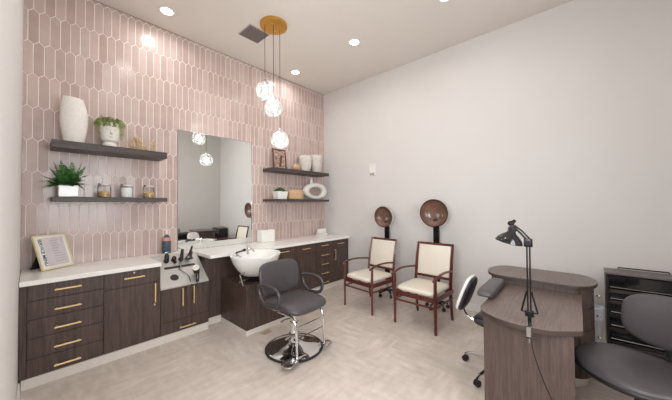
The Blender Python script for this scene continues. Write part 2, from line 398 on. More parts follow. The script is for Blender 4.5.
# pendant
pc = (2.11, -1.115)
pd = thing('pendant_light', 'brass canopy pendant with three dimpled glass globes above the styling area', 'pendant light', (pc[0], pc[1], H))
MB().lathe([(0, -.032), (.155, -.032), (.168, -.028), (.17, -.02), (.17, 0), (0, 0)], 48).build('canopy', M['canopy'], pd)
for a in (40, 220):
    MB().ball((.08*math.cos(math.radians(a)), .08*math.sin(math.radians(a)), -.034), .007, .007, .004, 10).build('screw', M['brass'], pd)
def globe(px, py, pz, sc_, seed):
    x, y, z = px-pc[0], py-pc[1], pz-H
    MB().cyl((x, y, -.03), (x, y, z+.13*sc_), .0035, 8).build('cord', M['cord'], pd)
    g_ = MB(); n = 40
    prof = [(.024, .125), (.034, .122), (.060, .105), (.088, .076), (.106, .036), (.110, 0), (.104, -.040), (.086, -.074), (.060, -.098), (.034, -.108), (.0, -.110)]
    prof = [(r*sc_, zz*sc_) for r, zz in prof]
    pts = bez([(r, 0, zz) for r, zz in prof], 4)
    g_.lathe([(max(0, p.x), p.z) for p in pts[:-1]]+[(0, prof[-1][1])], n)
    for vv in g_.bm.verts:
        q = vv.co.copy(); s_ = noise.noise(q*11+Vector((seed*7, 3, 1)))*.009+noise.noise(q*24+Vector((seed, 9, 4)))*.0015
        vv.co += q.normalized()*s_
        vv.co += Vector((x, y, z))
    sh = g_.build('glass_globe', M['pendant_glass'], pd, angle=180)
    MB().lathe([(0, .15), (.014, .15), (.018, .14), (.025, .118), (.025, .075), (0, .075)], 20, (x, y, z)).build('socket', M['satin'], sh)
    MB().ball((x, y, z+.0), .022, .022, .030, 16).build('bulb', M['bulb'], sh)
    ld = bpy.data.lights.new('bulb_light', 'POINT'); ld.energy = 5.0; ld.shadow_soft_size = .04; ld.color = (1, .965, .92)
    lo = bpy.data.objects.new('bulb_light', ld); sc.collection.objects.link(lo); lo.parent = pd; lo.location = (x, y, z-.0)
globe(2.005, -1.075, 2.90, 1.0, 1)
globe(2.08, -1.15, 2.69, 1.0, 2)
globe(2.20, -1.12, 2.315, 1.0, 3)

# ------------------------------------------------------------------ casework
CT, FY = .88, -.62                     # counter height, face of the doors
def handle(o, x, z, L, vert=False, y=FY-.02, lab=None):
    m = MB()
    if vert:
        m.box(x-.006, x+.006, y-.034, y-.024, z-L/2, z+L/2, .002); m.box(x-.005, x+.005, y-.026, y, z+L/2-.022, z+L/2-.010); m.box(x-.005, x+.005, y-.026, y, z-L/2+.010, z-L/2+.022)
    else:
        m.box(x-L/2, x+L/2, y-.034, y-.024, z-.006, z+.006, .002); m.box(x-L/2+.010, x-L/2+.022, y-.026, y, z-.005, z+.005); m.box(x+L/2-.022, x+L/2-.010, y-.026, y, z-.005, z+.005)
    return m.build('handle', M['brass'], o, False)
def front(parent, name, x0, x1, z0, z1):
    g_ = .0018
    return MB().box(x0+g_, x1-g_, FY-.020, FY-.001, z0+g_, z1-g_, .0012, 1).build(name, M['cab'], parent, False)
def carcass(parent, x0, x1, z1=.84):
    MB().box(x0+.001, x1-.001, FY, -.012, .085, z1).build('body', M['cab'], parent, False)
    MB().box(x0+.0005, x1-.0005, FY-.012, -.03, 0.0, .083).build('toe_kick', M['plinth'], parent, False)
ZT = .842
dz = [.842, .706, .553, .399, .235, .088]
def drawer_stack(label, x0, x1, group, filler=0):
    c = thing('drawer_cabinet', label, 'cabinet', (x0, 0, 0), 0, group)
    w = x1-x0
    carcass(c, 0, w)
    if filler: MB().box(-.013, filler-.001, FY-.020, FY-.001, .088, ZT-.002).build('filler_strip', M['cab'], c, False)
    for i in range(5):
        d = front(c, 'drawer_front', filler, w, dz[i+1], dz[i])
        zc_ = [.776, .612, .456, .297, .138][i]
        handle(d, filler+(w-filler)/2, zc_, .17)
    return c
def door_unit(label, x0, x1, group, side=1, lock=False, filler=0):
    c = thing('door_cabinet', label, 'cabinet', (x0, 0, 0), 0, group)
    w = x1-x0; carcass(c, 0, w); wd_ = w-filler
    if filler: MB().box(wd_+.001, w, FY-.020, FY-.001, .088, ZT-.002).build('filler_strip', M['cab'], c, False)
    d = front(c, 'drawer_front', 0, wd_, .682, ZT); handle(d, wd_/2, .768, .17)
    if lock: MB().cyl((wd_/2, FY-.020, .812), (wd_/2, FY-.026, .812), .010, 16).build('lock', M['satin'], d)
    d = front(c, 'door', 0, wd_, .088, .682)
    hx = wd_-.055 if side > 0 else .055
    if side: handle(d, hx, .575, .20, True)
    if lock: MB().cyl((hx, FY-.020, .448), (hx, FY-.026, .448), .010, 16).build('lock', M['satin'], d)
    return c
drawer_stack('dark wood five-drawer cabinet against the left wall under the certificate', .016, .526, 'base cabinets', .028)
door_unit('dark wood cabinet with one locked drawer over a door, left of the tool station', .526, .993, 'base cabinets', 1, True)
# tool station
st = thing('tool_station', 'dark wood styling station with sloped steel tool panel and three brass pulls', 'tool station', (.993, 0, 0))
w = .507
MB().box(.001, w-.001, FY+.012, -.012, .085, .574).box(.001, w-.001, -.2415, -.012, .574, .838).build('body', M['cab'], st, False)
MB().box(.0005, w-.0005, FY-.012, -.03, 0, .083).build('toe_kick', M['plinth'], st, False)
pts = [(-.642, .575), (-.642, .590), (-.262, .885), (-.242, .885), (-.242, .600), (-.615, .600), (-.615, .575)]
mt = Matrix(((0, 0, 1, 0), (1, 0, 0, 0), (0, 1, 0, 0), (0, 0, 0, 1)))
pn = MB().prism([(a, b_) for a, b_ in pts], .002, w-.002, mtx=mt).build('steel_panel', M['steel'], st, False)
def on_panel(u, s):     # u across 0..w, s 0 bottom .. 1 top, returns point on the slope
    return Vector((u, -.642+.38*s, .590+.295*s))
nrm = Vector((0, -.295, .38)).normalized(); upv = Vector((0, .38, .295)).normalized()
d1 = front(st, 'door', 0, w/2, .215, .573); handle(d1, .212, .462, .20, True)
d2 = front(st, 'door', w/2, w, .215, .573); handle(d2, .330, .462, .20, True)
d3 = front(st, 'drawer_front', 0, w, .088, .215); handle(d3, .265, .130, .17)
# slot + grommet
p = on_panel(.262, .57); X_ = Vector((1, 0, 0))
mtx = Matrix(((1, upv.x, nrm.x, p.x), (0, upv.y, nrm.y, p.y), (0, upv.z, nrm.z, p.z), (0, 0, 0, 1)))
MB().box(-.165, .165, -.015, .015, -.004, .006, .003, mtx=mtx).build('slot_strip', M['black'], pn, False)
p = on_panel(.165, .26); mtx2 = mtx.copy(); mtx2.translation = p
MB().lathe([(0, .004), (.028, .004), (.040, .006), (.044, 0), (0, 0)], 28, mtx=mtx2).build('grommet', M['black'], pn)
for u in (.14, .22, .30, .38):
    p = on_panel(u, .80); m3_ = mtx.copy(); m3_.translation = p
    MB().lathe([(.018, .010), (.028, .010), (.030, 0), (.018, 0), (.018, .010)], 20, mtx=m3_).build('holder_ring', M['black'], pn)
# tools in the holders
def st_world(v_): return Vector((v_.x+.993, v_.y, v_.z))
o = thing('hair_clipper', 'small black hair clipper in the leftmost holder of the steel panel', 'styling tool', st_world(on_panel(.14, .80)+nrm*.002))
MB().superpad((0, -.02, .035), .020, .016, .055, 3).build('clipper_body', M['black'], o); MB().box(-.016, .016, -.03, -.01, .085, .1, .002).build('blade', M['satin'], o)
o = thing('trimmer', 'short black trimmer in the second holder of the steel panel', 'styling tool', st_world(on_panel(.22, .80)+nrm*.002))
MB().ball((0, -.012, .022), .022, .018, .026, 14).build('trimmer_head', M['blackgloss'], o); MB().cyl((0, -.02, .0), (0, -.05, -.02), .012, 10).build('grip', M['black'], o)
for u, lb, ln, tx_ in ((.30, 'black curling iron upright in the third holder', .11, .012), (.38, 'tallest black flat iron leaning out of the right holder', .135, .04)):
    o = thing('curling_iron' if u < .35 else 'flat_iron', lb+' of the steel panel', 'styling tool', st_world(on_panel(u, .80)+nrm*.002))
    if u < .35:
        MB().tube([(-.02, -.06, -.02), (-.005, -.03, .02), (tx_, -.01, ln)], [.009, .019, .013], 12).build('grip', M['blackgloss'], o)
        MB().tube([(-.045, -.13, -.075), (-.02, -.06, -.02)], .007, 10).build('barrel', M['satin'], o)
    else:
        MB().tube([(-.03, -.05, .0), (0, -.03, .03), (tx_*.6, -.01, ln*.6), (tx_, .0, ln)], [.026, .022, .014, .011], 12, flat=.7).build('upper_arm', M['blackgloss'], o)
        MB().tube([(.014, -.06, .0), (.012, -.04, .03), (tx_*.8, -.03, ln*.55)], [.016, .013, .008], 12, flat=.7).build('lower_arm', M['black'], o)
for t_ in sc.objects:
    if t_.name.split('.')[0] in ('hair_clipper', 'trimmer', 'curling_iron', 'flat_iron'): t_.scale = (1.2, 1.2, 1.1)
# hair dryer hanging on the panel
o = thing('hair_dryer', 'black hair dryer with pale round nozzle ring hanging on the steel panel', 'hair dryer', st_world(on_panel(.405, .26)))
dn = (nrm*.8+Vector((-.35, -.25, .1))).normalized()
qm = dn.to_track_quat('Z', 'Y').to_matrix().to_4x4()
MB().lathe([(0, .030), (.026, .030), (.034, .045), (.037, .10), (.034, .128), (.028, .128), (.026, .10), (0, .10)], 24, mtx=qm).build('barrel', M['black'], o)
MB().lathe([(.016, .129), (.034, .129), (.037, .135), (.034, .142), (.018, .140), (.016, .129)], 24, mtx=qm).lathe([(0, .118), (.012, .118), (.012, .134), (0, .134)], 14, mtx=qm).build('nozzle_ring', M['matte_white'], o)
c_ = dn*.07
MB().tube([c_+Vector((.0, -.03, -.01)), c_+Vector((-.006, -.055, -.055)), c_+Vector((-.010, -.062, -.115))], [.021, .020, .016], 14).build('grip', M['blackgloss'], o)
e_ = c_+Vector((-.010, -.062, -.115))
MB().tube(bez([e_, e_+Vector((-.02, -.01, -.05)), e_+Vector((-.06, .01, -.02)), nrm*.010+Vector((-.10, -.02, -.01)), nrm*.010+upv*.06+Vector((-.14, 0, 0)), nrm*.012+upv*.115+Vector((-.17, 0, 0))], 6), .0035, 8).build('cord', M['black'], o)

# knee panel behind the shampoo unit
kp = thing('knee_panel', 'dark recessed wood panel under the counter behind the shampoo cabinet', 'panel', (1.50, 0, 0))
MB().box(.001, .908, -.535, -.515, .085, .838).build('panel_board', M['cab'], kp, False)
MB().box(.001, .908, -.53, -.50, 0, .083).build('toe_kick', M['plinth'], kp, False)
G = 'base cabinets'
drawer_stack('dark wood drawer cabinet partly hidden behind the shampoo bowl and styling chair', 2.41, 2.83, G)
door_unit('dark wood drawer-and-door cabinet just right of the styling chair backrest', 2.83, 3.28, G, 0)
drawer_stack('dark wood five-drawer cabinet with five brass pulls right of the middle', 3.28, 3.70, G)
door_unit('dark wood drawer-and-door cabinet at the far right end of the counter', 3.70, 4.146, G, -1, filler=.03)

# worktop
pts = [(.003, -.012), (.003, -.675), (.991, -.675), (.991, -.235), (1.502, -.235), (1.502, -.675), (4.146, -.675), (4.146, -.012)]
tag(MB().prism(pts, .8405, CT, .003).build('countertop', M['quartz'], None, False), 'white quartz worktop running along the whole pink tiled wall', 'countertop')
# mirror
mi = thing('wall_mirror', 'large frameless rectangular mirror on the tiled wall above the counter', 'mirror', (1.366, -.006, .884))
MB().box(0, 1.085, -.006, 0, 0, 1.61).build('mirror_glass', M['mirror'], mi, False)
MB().box(-.005, 0, -.008, 0, 0, 1.615).box(1.085, 1.09, -.008, 0, 0, 1.615).box(-.005, 1.09, -.008, 0, 1.61, 1.615).build('edge_trim', M['satin'], mi, False)

# shelves
def shelf(x0, x1, z0, z1, label):
    tag(MB().box(x0, x1, -.305, -.003, z0, z1, .002).build('floating_shelf', M['shelf'], None, False), label, 'shelf', 'floating shelves')
SU, SL = 2.118, 1.575
shelf(.186, 1.150, SU-.072, SU, 'dark floating shelf, the upper one left of the mirror')
shelf(.193, 1.155, SL-.045, SL, 'dark floating shelf, the lower one left of the mirror')
shelf(2.67, 3.975, 2.095-.055, 2.095, 'dark floating shelf, the upper one right of the mirror')
shelf(2.67, 3.975, SL-.035, SL+.005, 'dark floating shelf, the lower one right of the mirror')
RU, RL = 2.0955, 1.5805

# ------------------------------------------------------------------ shelf things
# tall white vase with slanted mouth
vm = MB(); prof = bez([(0, 0, 0), (.068, 0, .0), (.084, 0, .05), (.104, 0, .18), (.107, 0, .27), (.098, 0, .38), (.083, 0, .455), (.077, 0, .468), (.068, 0, .455), (.07, 0, .38), (.0, 0, .36)], 4)
vm.lathe([(max(p.x, 0), max(p.z, 0)) for p in prof], 32, sy=.75)
for v_ in vm.bm.verts:
    if v_.co.z > .3: v_.co.z -= (v_.co.x+.08)*.06*((v_.co.z-.3)/.17); v_.co.x -= .012*((v_.co.z-.3)/.17)
o = vm.build('tall_vase', M['matte_white']); o.location = (.350, -.155, SU+.0005)
tag(o, 'tall matte white bulging vase with slanted mouth at the left end of the upper shelf', 'vase')

def frond(m, p0, dirv, L, droop, wleaf, n=9, rnd=random):
    """a stem with paired leaflets"""
    pts = []; d = Vector(dirv).normalized()
    side = d.cross(Vector((0, 0, 1)))
    side = side.normalized() if side.length > .1 else Vector((1, 0, 0))
    for i in range(n+1):
        u = i/n; pts.append(Vector(p0)+d*L*u+Vector((0, 0, -droop*u*u)))
    m.tube(pts, [.0022*(1-.6*i/n) for i in range(n+1)], 4)
    for i in range(2, n+1):
        u = i/n; wl = wleaf*(math.sin(PI*min(1, u*.9+.08))*.8+.25)
        tng = (pts[i]-pts[i-1]).normalized()
        for sg in (-1, 1):
            tipp = pts[i]+side*sg*wl+tng*wl*.5+Vector((0, 0, rnd.uniform(-.2, .25)*wl))
            a = pts[i]-tng*.006; c = pts[i]+tng*.006; mid = (pts[i]+tipp)/2+Vector((0, 0, .002))
            vs = [m.bm.verts.new(q) for q in (a, mid-tng*.008, tipp, mid+tng*.008, c)]
            m.bm.faces.new(vs)
# fern in white pot
fp = thing('potted_fern', 'green fern in a white rectangular pot on the lower left shelf', 'potted plant', (.31, -.155, SL+.0005))
MB().box(-.074, .074, -.068, .068, 0, .118, .008).build('pot', M['ceramic'], fp, False)
MB().box(-.066, .066, -.060, .060, .119, .123).build('soil', M['soil'], fp, False)
fm = MB(); rf = random.Random(11)
for i in range(150):
    a = rf.uniform(0, 2*PI); el = rf.uniform(.1, 1.35)
    d = (math.cos(a)*math.cos(el), math.sin(a)*math.cos(el)*.7, math.sin(el))
    L = rf.uniform(.10, .21) if el < .8 else rf.uniform(.12, .26)
    if d[1] > 0: L *= .62
    frond(fm, (rf.uniform(-.04, .04), rf.uniform(-.035, .035), .118), d, L, rf.uniform(.0, .06), .034, 11, rf)
for v_ in fm.bm.verts: v_.co.x = max(v_.co.x, -.30); v_.co.y = min(v_.co.y, .14)
fm.build('fronds', M['leaf'], fp, False)
# trailing plant in footed face pot
tp = thing('face_pot_planter', 'white footed face pot with trailing light green plant on the upper left shelf', 'potted plant', (.635, -.155, SU+.0005))
MB().lathe([(0, 0), (.060, 0), (.066, .012), (.062, .040), (.050, .055), (.072, .075), (.082, .13), (.086, .20), (.082, .26), (.078, .272), (.072, .26), (.070, .235), (0, .235)], 28).build('pot', M['matte_white'], tp)
MB().tube([(0, -.084, .20), (0, -.102, .150), (0, -.088, .138)], [.006, .013, .010], 8).build('nose', M['matte_white'], tp)
MB().ball((-.032, -.076, .19), .013, .008, .006, 10).ball((.032, -.076, .19), .013, .008, .006, 10).ball((0, -.080, .110), .020, .008, .006, 10).build('face_relief', M['pale_pot'], tp)
vm = MB(); rv = random.Random(5)
for i in range(60):
    a = rv.uniform(0, 2*PI); r0 = rv.uniform(0, .06); out_ = rv.uniform(.09, .125)
    L = rv.choice([.03, .05, .08, .16, .22, .12]) if math.sin(a) < .3 else .02
    ca, sa = math.cos(a), math.sin(a)
    if sa < -.5 and abs(ca) < .75: L = min(L, .045)
    pts = bez([(r0*ca, r0*sa*.8, .255), (out_*.7*ca, out_*.7*sa, .30+rv.uniform(-.01, .025)), (out_*ca, out_*sa, .275), (out_*1.05*ca, out_*1.05*sa, .27-L)], 5)
    vm.tube(pts, .0018, 4)
    for p_ in pts[3::1]:
        for q in range(2):
            dd = Vector((rv.uniform(-1, 1), rv.uniform(-1, 1), rv.uniform(-1, .6))).normalized()*rv.uniform(.011, .019)
            s2 = dd.cross(Vector((.3, .2, 1))).normalized()*.006
            vs = [vm.bm.verts.new(z_) for z_ in (p_, p_+dd*.5+s2, p_+dd, p_+dd*.5-s2)]; vm.bm.faces.new(vs)
for v_ in vm.bm.verts: v_.co.y = min(v_.co.y, .14)
vm.build('trailing_foliage', M['leaf_light'], tp, False)
# gold branch decor
gm = MB(); rg = random.Random(9)
gm.tube(bez([(-.115, 0, .010), (-.04, .01, .012), (.04, -.01, .010), (.115, 0, .012)], 5), .006, 6)
for i in range(13):
    x = -.10+.2*i/12; a = rg.uniform(-.9, .9); L = rg.uniform(.12, .20)+(.10 if i == 10 else 0)
    p1 = Vector((x, 0, .012)); p2 = p1+Vector((a*L*.5, rg.uniform(-.03, .03), L*.5)); p3 = p1+Vector((a*L*.8, rg.uniform(-.04, .04), L*.85))
    gm.tube(bez([p1, p2, p3], 4), [.0062-.0004*j for j in range(9)], 6)
    gm.tube([p2, p2+Vector((-a*.03+.012, rg.uniform(-.02, .02), .03))], [.0035, .002], 5)
o = gm.build('branch_sculpture', M['gold_wire']); o.location = (.925, -.165, SU-.003+.0005)
tag(o, 'pale gold coral branch ornament at the right end of the upper left shelf', 'ornament')
# glass jars
def jar(x, fill, fm_, label):
    j = thing('glass_jar', label, 'jar', (x, -.155, SL+.0005), 0, 'lidded jars on the lower left shelf')
    MB().lathe([(0, .002), (.052, .002), (.058, .010), (.058, .110), (.050, .122), (.050, .128)], 28).build('jar_glass', M['glass'], j)
    c = MB().lathe([(0, .004), (.050, .004), (.055, .012), (.055, fill), (0, fill+.006)], 24)
    rj = random.Random(int(x*100))
    for k_ in range(26):
        a = rj.uniform(0, 2*PI); r = rj.uniform(0, .036); s_ = rj.uniform(.009, .014)
        c.ball((r*math.cos(a), r*math.sin(a), fill-.001), s_, s_*.8, s_*.7, 6)
    c.build('contents', fm_, j)
    MB().lathe([(0, .129), (.054, .129), (.056, .134), (.056, .142), (.050, .146), (0, .146)], 28).build('lid', M['lid'], j)
    MB().cyl((-.050, -.045, .140), (-.050, -.060, .140), .010, 12).build('clasp', M['black'], j)
    return j
jar(.592, .062, M['chips'], 'glass jar of golden chips nearest the fern on the lower shelf')
jar(.785, .108, M['cotton'], 'glass jar full of white cotton, middle of the three jars')
jar(.998, .062, M['chips'], 'glass jar of golden chips at the right end of the lower left shelf')

# right upper shelf
o = thing('picture_frame', 'brown framed portrait photo behind the lowest glass globe on the upper right shelf', 'picture frame', (2.945, -.12, RU), math.radians(-4))
tl = Rt('X', -7)
MB().box(-.135, -.108, -.008, .010, 0, .36, .002, mtx=tl).box(.108, .135, -.008, .010, 0, .36, .002, mtx=tl).box(-.108, .108, -.008, .010, 0, .027, .002, mtx=tl).box(-.108, .108, -.008, .010, .333, .36, .002, mtx=tl).build('frame', M['frame_brown'], o, False)
MB().box(-.107, .107, -.003, .006, .028, .332, mtx=tl).build('photo', M['photo'], o, False)
MB().box(-.02, .02, .012, .016, .02, .24, mtx=Rt('X', 12) @ Tr(0, .0, 0)).build('stand', M['frame_brown'], o, False)
sm = MB().ball((0, 0, .052), .105, .07, .052, 20)
for v_ in sm.bm.verts:
    v_.co += v_.co.normalized()*noise.noise(v_.co*14)*.012; v_.co.z = max(v_.co.z, 0)
    if v_.co.z > .03: v_.co.x *= 1-.3*(v_.co.z-.03)/.07; v_.co.z *= 1.22
o = sm.build('decor_stone', M['tan']); o.location = (3.275, -.155, RU); tag(o, 'small rounded tan stone beside the white cups on the upper right shelf', 'ornament')
def cup(x, h, r0, label):
    prof = [(0, 0), (r0*.62, 0), (r0*.70, .01), (r0*.92, h*.45), (r0, h*.75), (r0*1.0, h*.97), (r0*.97, h), (r0*.92, h*.97), (r0*.88, h*.6), (0, h*.5)]
    m = MB().lathe(prof, 32)
    m.lathe([(r0*.985, h*.74), (r0*1.03, h*.75), (r0*1.03, h*.78), (r0*.985, h*.79)], 32)
    o = m.build('ceramic_planter', M['pale_pot']); o.location = (x, -.150, RU); tag(o, label, 'planter', 'pale planters on the upper right shelf')
cup(3.495, .295, .125, 'pale tapered planter, the shorter left one of the pair on the upper right shelf')
cup(3.775, .340, .125, 'pale tapered planter, the taller right one of the pair on the upper right shelf')
# right lower shelf
o = thing('potted_succulent', 'low green plant in a white tapered square pot on the lower right shelf', 'potted plant', (2.915, -.155, RL))
b_ = bmesh.new()
MB().prism([(-.098, -.075), (.098, -.075), (.098, .075), (-.098, .075)], 0, .135, .006).build('pot', M['ceramic'], o, False)
for ch in o.children:
    for v_ in ch.data.vertices: v_.co.x *= .9+.2*v_.co.z/.135; v_.co.y *= .9+.15*v_.co.z/.135
MB().box(-.095, .095, -.072, .072, .1355, .139).build('soil', M['soil'], o, False)
lm = MB(); rl = random.Random(2)
for i in range(300):
    a = rl.uniform(0, 2*PI); r = math.sqrt(rl.random()); bx_, by_ = r*.095*math.cos(a), r*.07*math.sin(a)
    h0 = .135+.055*(1-r*r); d = Vector((math.cos(a)*r*.8+rl.uniform(-.4, .4), math.sin(a)*r*.8+rl.uniform(-.4, .4), .8)).normalized()
    L = rl.uniform(.022, .04); s2 = d.cross(Vector((rl.random(), rl.random(), .1))).normalized()*.006
    p_ = Vector((bx_, by_, h0-.02)); vs = [lm.bm.verts.new(z_) for z_ in (p_, p_+d*L*.5+s2, p_+d*L, p_+d*L*.5-s2)]; lm.bm.faces.new(vs)
lm.lathe([(0, .135), (.07, .135), (.062, .16), (.03, .18), (0, .184)], 16, sx=1.25)
lm.build('foliage', M['leaf_dark'], o, False)
bm_ = MB().lathe([(0, 0), (.150, 0), (.160, .008)]+[(.163+.003*(k_ % 2), .012+k_*.012) for k_ in range(13)]+[(.150, .170), (.146, .03), (0, .03)], 36, sy=.62)
o = bm_.build('wooden_basket', M['basket']); o.location = (3.262, -.150, RL); tag(o, 'light tan ribbed wooden bowl between the plant and the ring vase', 'basket')
# ring vase
rm = MB(); cx_, cz_ = 0, .162
ring_pts = []; nn = 48
b2 = bmesh.new(); rings = []
for i in range(nn):
    a = 2*PI*i/nn; ox, oz = .305*math.cos(a), .162*math.sin(a)
    ix, iz = .175*math.cos(a), .082*math.sin(a)-.004
    mx_, mz_ = (ox+ix)/2, (oz+iz)/2; hx, hz = (ox-ix)/2, (oz-iz)/2
    rings.append([b2.verts.new((mx_+hx*math.copysign(abs(math.cos(t_))**.75, math.cos(t_)), .055*math.copysign(abs(math.sin(t_))**.8, math.sin(t_)), cz_+mz_+hz*math.copysign(abs(math.cos(t_))**.75, math.cos(t_)))) for t_ in [2*PI*k_/14 for k_ in range(14)]])
for i in range(nn):
    A, B = rings[i], rings[(i+1) % nn]
    for k_ in range(14): b2.faces.new((A[k_], A[(k_+1) % 14], B[(k_+1) % 14], B[k_]))
bmesh.ops.recalc_face_normals(b2, faces=b2.faces[:]); rm._merge(b2)
rm.lathe([(.030, 0), (.027, .09), (.030, .105), (.024, .105), (.020, .05)], 20, (-.10, 0, .30))
o = rm.build('ring_vase', M['matte_white']); o.location = (3.745, -.150, RL); tag(o, 'white oval ring vase with a large hole and short neck on the lower right shelf', 'vase')

# ------------------------------------------------------------------ counter things
# framed certificate, leaning back, turned
fr = thing('framed_sign', 'pale gold framed service sign tilted back on the left counter', 'sign', (.249, -.190, CT+.0036), math.radians(39))
til = Rt('X', -19)
w2, h2 = .146, .34
MB().box(-w2, -w2+.014, -.010, .010, 0, h2, .002, mtx=til).box(w2-.014, w2, -.010, .010, 0, h2, .002, mtx=til).box(-w2+.014, w2-.014, -.010, .010, 0, .014, .002, mtx=til).box(-w2+.014, w2-.014, -.010, .010, h2-.014, h2, .002, mtx=til).build('frame', M['frame_gold'], fr, False)
MB().box(-w2+.013, w2-.013, -.004, .006, .013, h2-.013, mtx=til).build('mat_board', M['paper'], fr, False)
MB().box(-.078, .112, -.0052, -.0042, .030, h2-.030, mtx=til).build('print', M['cert'], fr, False)
lm = MB(); rl = random.Random(4)
for k_ in range(9):
    y_ = h2-.065-k_*.026; l_ = rl.uniform(.05, .11); lm.box(-.01, -.01+l_, -.0060, -.0053, y_, y_+.005, mtx=til)
lm.build('small_print', M['ink_light'], fr, False)
def text_mesh(s_, size, m_, parent, mtx, name='lettering', ext=.0004):
    cu = bpy.data.curves.new('t', 'FONT'); cu.body = s_; cu.size = size; cu.extrude = ext; cu.align_x = 'CENTER'; cu.align_y = 'CENTER'; cu.offset = size*.018
    to_ = bpy.data.objects.new('t', cu); sc.collection.objects.link(to_)
    dg = bpy.context.evaluated_depsgraph_get(); me = bpy.data.meshes.new_from_object(to_.evaluated_get(dg))
    bpy.data.objects.remove(to_); me.transform(mtx); ob = bpy.data.objects.new(name, me); sc.collection.objects.link(ob)
    me.materials.clear(); me.materials.append(m_); ob.parent = parent; return ob
text_mesh('SERVICE MENU', .040, M['ink'], fr, til @ Tr(-.099, -.0062, h2/2) @ Rt('X', 90) @ Rt('Z', -90))
MB().box(-.05, .05, -.002, .002, 0.002, .185, .001, mtx=Tr(-.06, .165, 0) @ Rt('X', 27)).build('easel_back', M['navy'], fr, False)
# product bottle
o = thing('spray_bottle', 'teal product bottle with coral band and white cap by the mirror', 'bottle', (1.222, -.056, CT+.0006))
MB().lathe([(0, 0), (.044, 0), (.048, .006), (.048, .165), (.040, .200), (.020, .222), (.016, .236), (0, .236)], 24, sy=.75).build('bottle_body', M['teal'], o)
MB().lathe([(.0484, .045), (.0492, .046), (.0492, .145), (.0484, .146)], 24, sy=.76).build('label_band', mat('slate_label', (64, 74, 92), .4, 0, .3, 60), o)
MB().lathe([(.0484, .155), (.0494, .158), (.042, .198), (.041, .198)], 24, sy=.76).build('shoulder_label', M['pinkliq'], o)
MB().lathe([(0, .236), (.014, .236), (.014, .262), (.010, .266), (.006, .285), (0, .285)], 16).box(-.022, .010, -.008, .008, .283, .297, .003).build('pump_cap', M['matte_white'], o)
# tissue box & card
o = thing('tissue_box', 'plain white tissue box cover on the counter right of the mirror', 'box', (2.665, -.10, CT+.0006))
MB().box(-.125, .125, -.075, .075, 0, .195, .006).build('cover', M['paper'], o, False)
MB().lathe([(.0, .1955), (.055, .1955), (.055, .1965), (0, .1965)], 24, sy=.4).build('slot', mat('pale_slot', (170, 165, 160), .7), o)
o = thing('card_holder', 'small white card holder at the far right end of the counter', 'card holder', (3.955, -.11, CT+.0006))
MB().box(-.125, .125, -.045, .045, 0, .035, .005).build('tray', M['ceramic'], o, False)
MB().box(-.110, .110, -.030, .030, .036, .125, .002).build('cards', M['paper'], o, False)
# thermostat
o = thing('wall_control', 'white wall control plate high on the plain right wall', 'switch', (W-.0005, -1.21, 2.10))
MB().box(-.012, 0, -.065, .065, -.10, .11, .005).build('plate', M['white_trim'], o, False)
MB().box(-.018, -.012, -.045, -.008, -.05, .07, .002).build('rocker', M['paper'], o, False)
MB().box(-.018, -.012, .008, .045, -.05, .07, .002).build('rocker', M['paper'], o, False)
MB().box(-.015, -.011, -.05, .05, -.088, -.062, .001).build('lower_slot', mat('grey_slot', (150, 146, 142), .5), o, False)

# ------------------------------------------------------------------ shampoo unit
sh = thing('shampoo_cabinet', 'dark wood shampoo bowl cabinet on a pale plinth behind the styling chair', 'cabinet', (2.0, -.83, 0))
MB().box(-.30, .315, -.325, .29, .056, .555, .003).build('body', M['cab'], sh, False)
MB().box(-.302, .317, -.327, .291, 0, .055, .002).build('plinth', M['plinth'], sh, False)
bw = thing('shampoo_bowl', 'white ceramic shampoo bowl with chrome tap on the dark cabinet', 'shampoo bowl', (1.950, -.955, .5710))
bo = MB(); n = 56
prof = [(0, .04), (.13, .045), (.17, .06), (.235, .13), (.29, .22), (.312, .282), (.318, .302), (.312, .311), (.300, .312), (.285, .300), (.262, .25), (.20, .16), (.11, .115), (0, .108)]
bo.lathe(prof, n, sy=.84)
for v_ in bo.bm.verts:          # neck rest dip toward the chair (-y), back deck slightly raised
    a = math.atan2(v_.co.x, -v_.co.y)
    r = math.hypot(v_.co.x, v_.co.y)
    if r > .2 and abs(a) < .45: v_.co.z -= .055*math.cos(a/.45*PI/2)**2*((r-.2)/.11)
    if v_.co.y > .1 and v_.co.z > .1 and r < .29: v_.co.z += min(.13, (v_.co.y-.1)*.8)*(1 if v_.co.z > .105 and r < .29 else 0)*(.9 if v_.co.z < .3 else .0)
for v_ in bo.bm.verts: v_.co.z = min(v_.co.z, .314)
bo.build('basin', M['ceramic'], bw, angle=60)
MB().lathe([(0, -.0145), (.115, -.0145), (.12, .01), (.085, .03), (.09, .05), (0, .05)], 28).build('pedestal', M['black'], bw)
MB().tube([(-.245, -.12, -.014), (-.285, -.12, .11), (-.20, -.08, .125)], .007, 8).tube([(-.29, -.12, .03), (-.10, -.03, .03)], .006, 8).build('support_bracket', M['satin'], bw)
fc = MB().cyl((.0, .20, .28), (.0, .20, .345), .020, 16).tube(bez([(0, .20, .335), (0, .15, .352), (0, .08, .345), (0, .05, .325)], 5), .009, 10).tube([(0, .20, .345), (.01, .24, .375)], [.010, .006], 10)
fc.build('tap', M['chrome'], bw)
MB().cyl((-.19, .13, .28), (-.19, .13, .325), .022, 16).build('sprayer_base', M['chrome'], bw)
MB().tube([(-.20, .12, .33), (-.14, .13, .335), (-.09, .14, .34)], [.010, .009, .012], 10).ball((-.08, .14, .345), .022, .022, .018, 12).build('sprayer', M['black'], bw)
MB().tube(bez([(-.20, .12, .325), (-.235, .06, .315), (-.22, .0, .30), (-.14, -.02, .24)], 5), .006, 8).build('hose', M['satin'], bw)

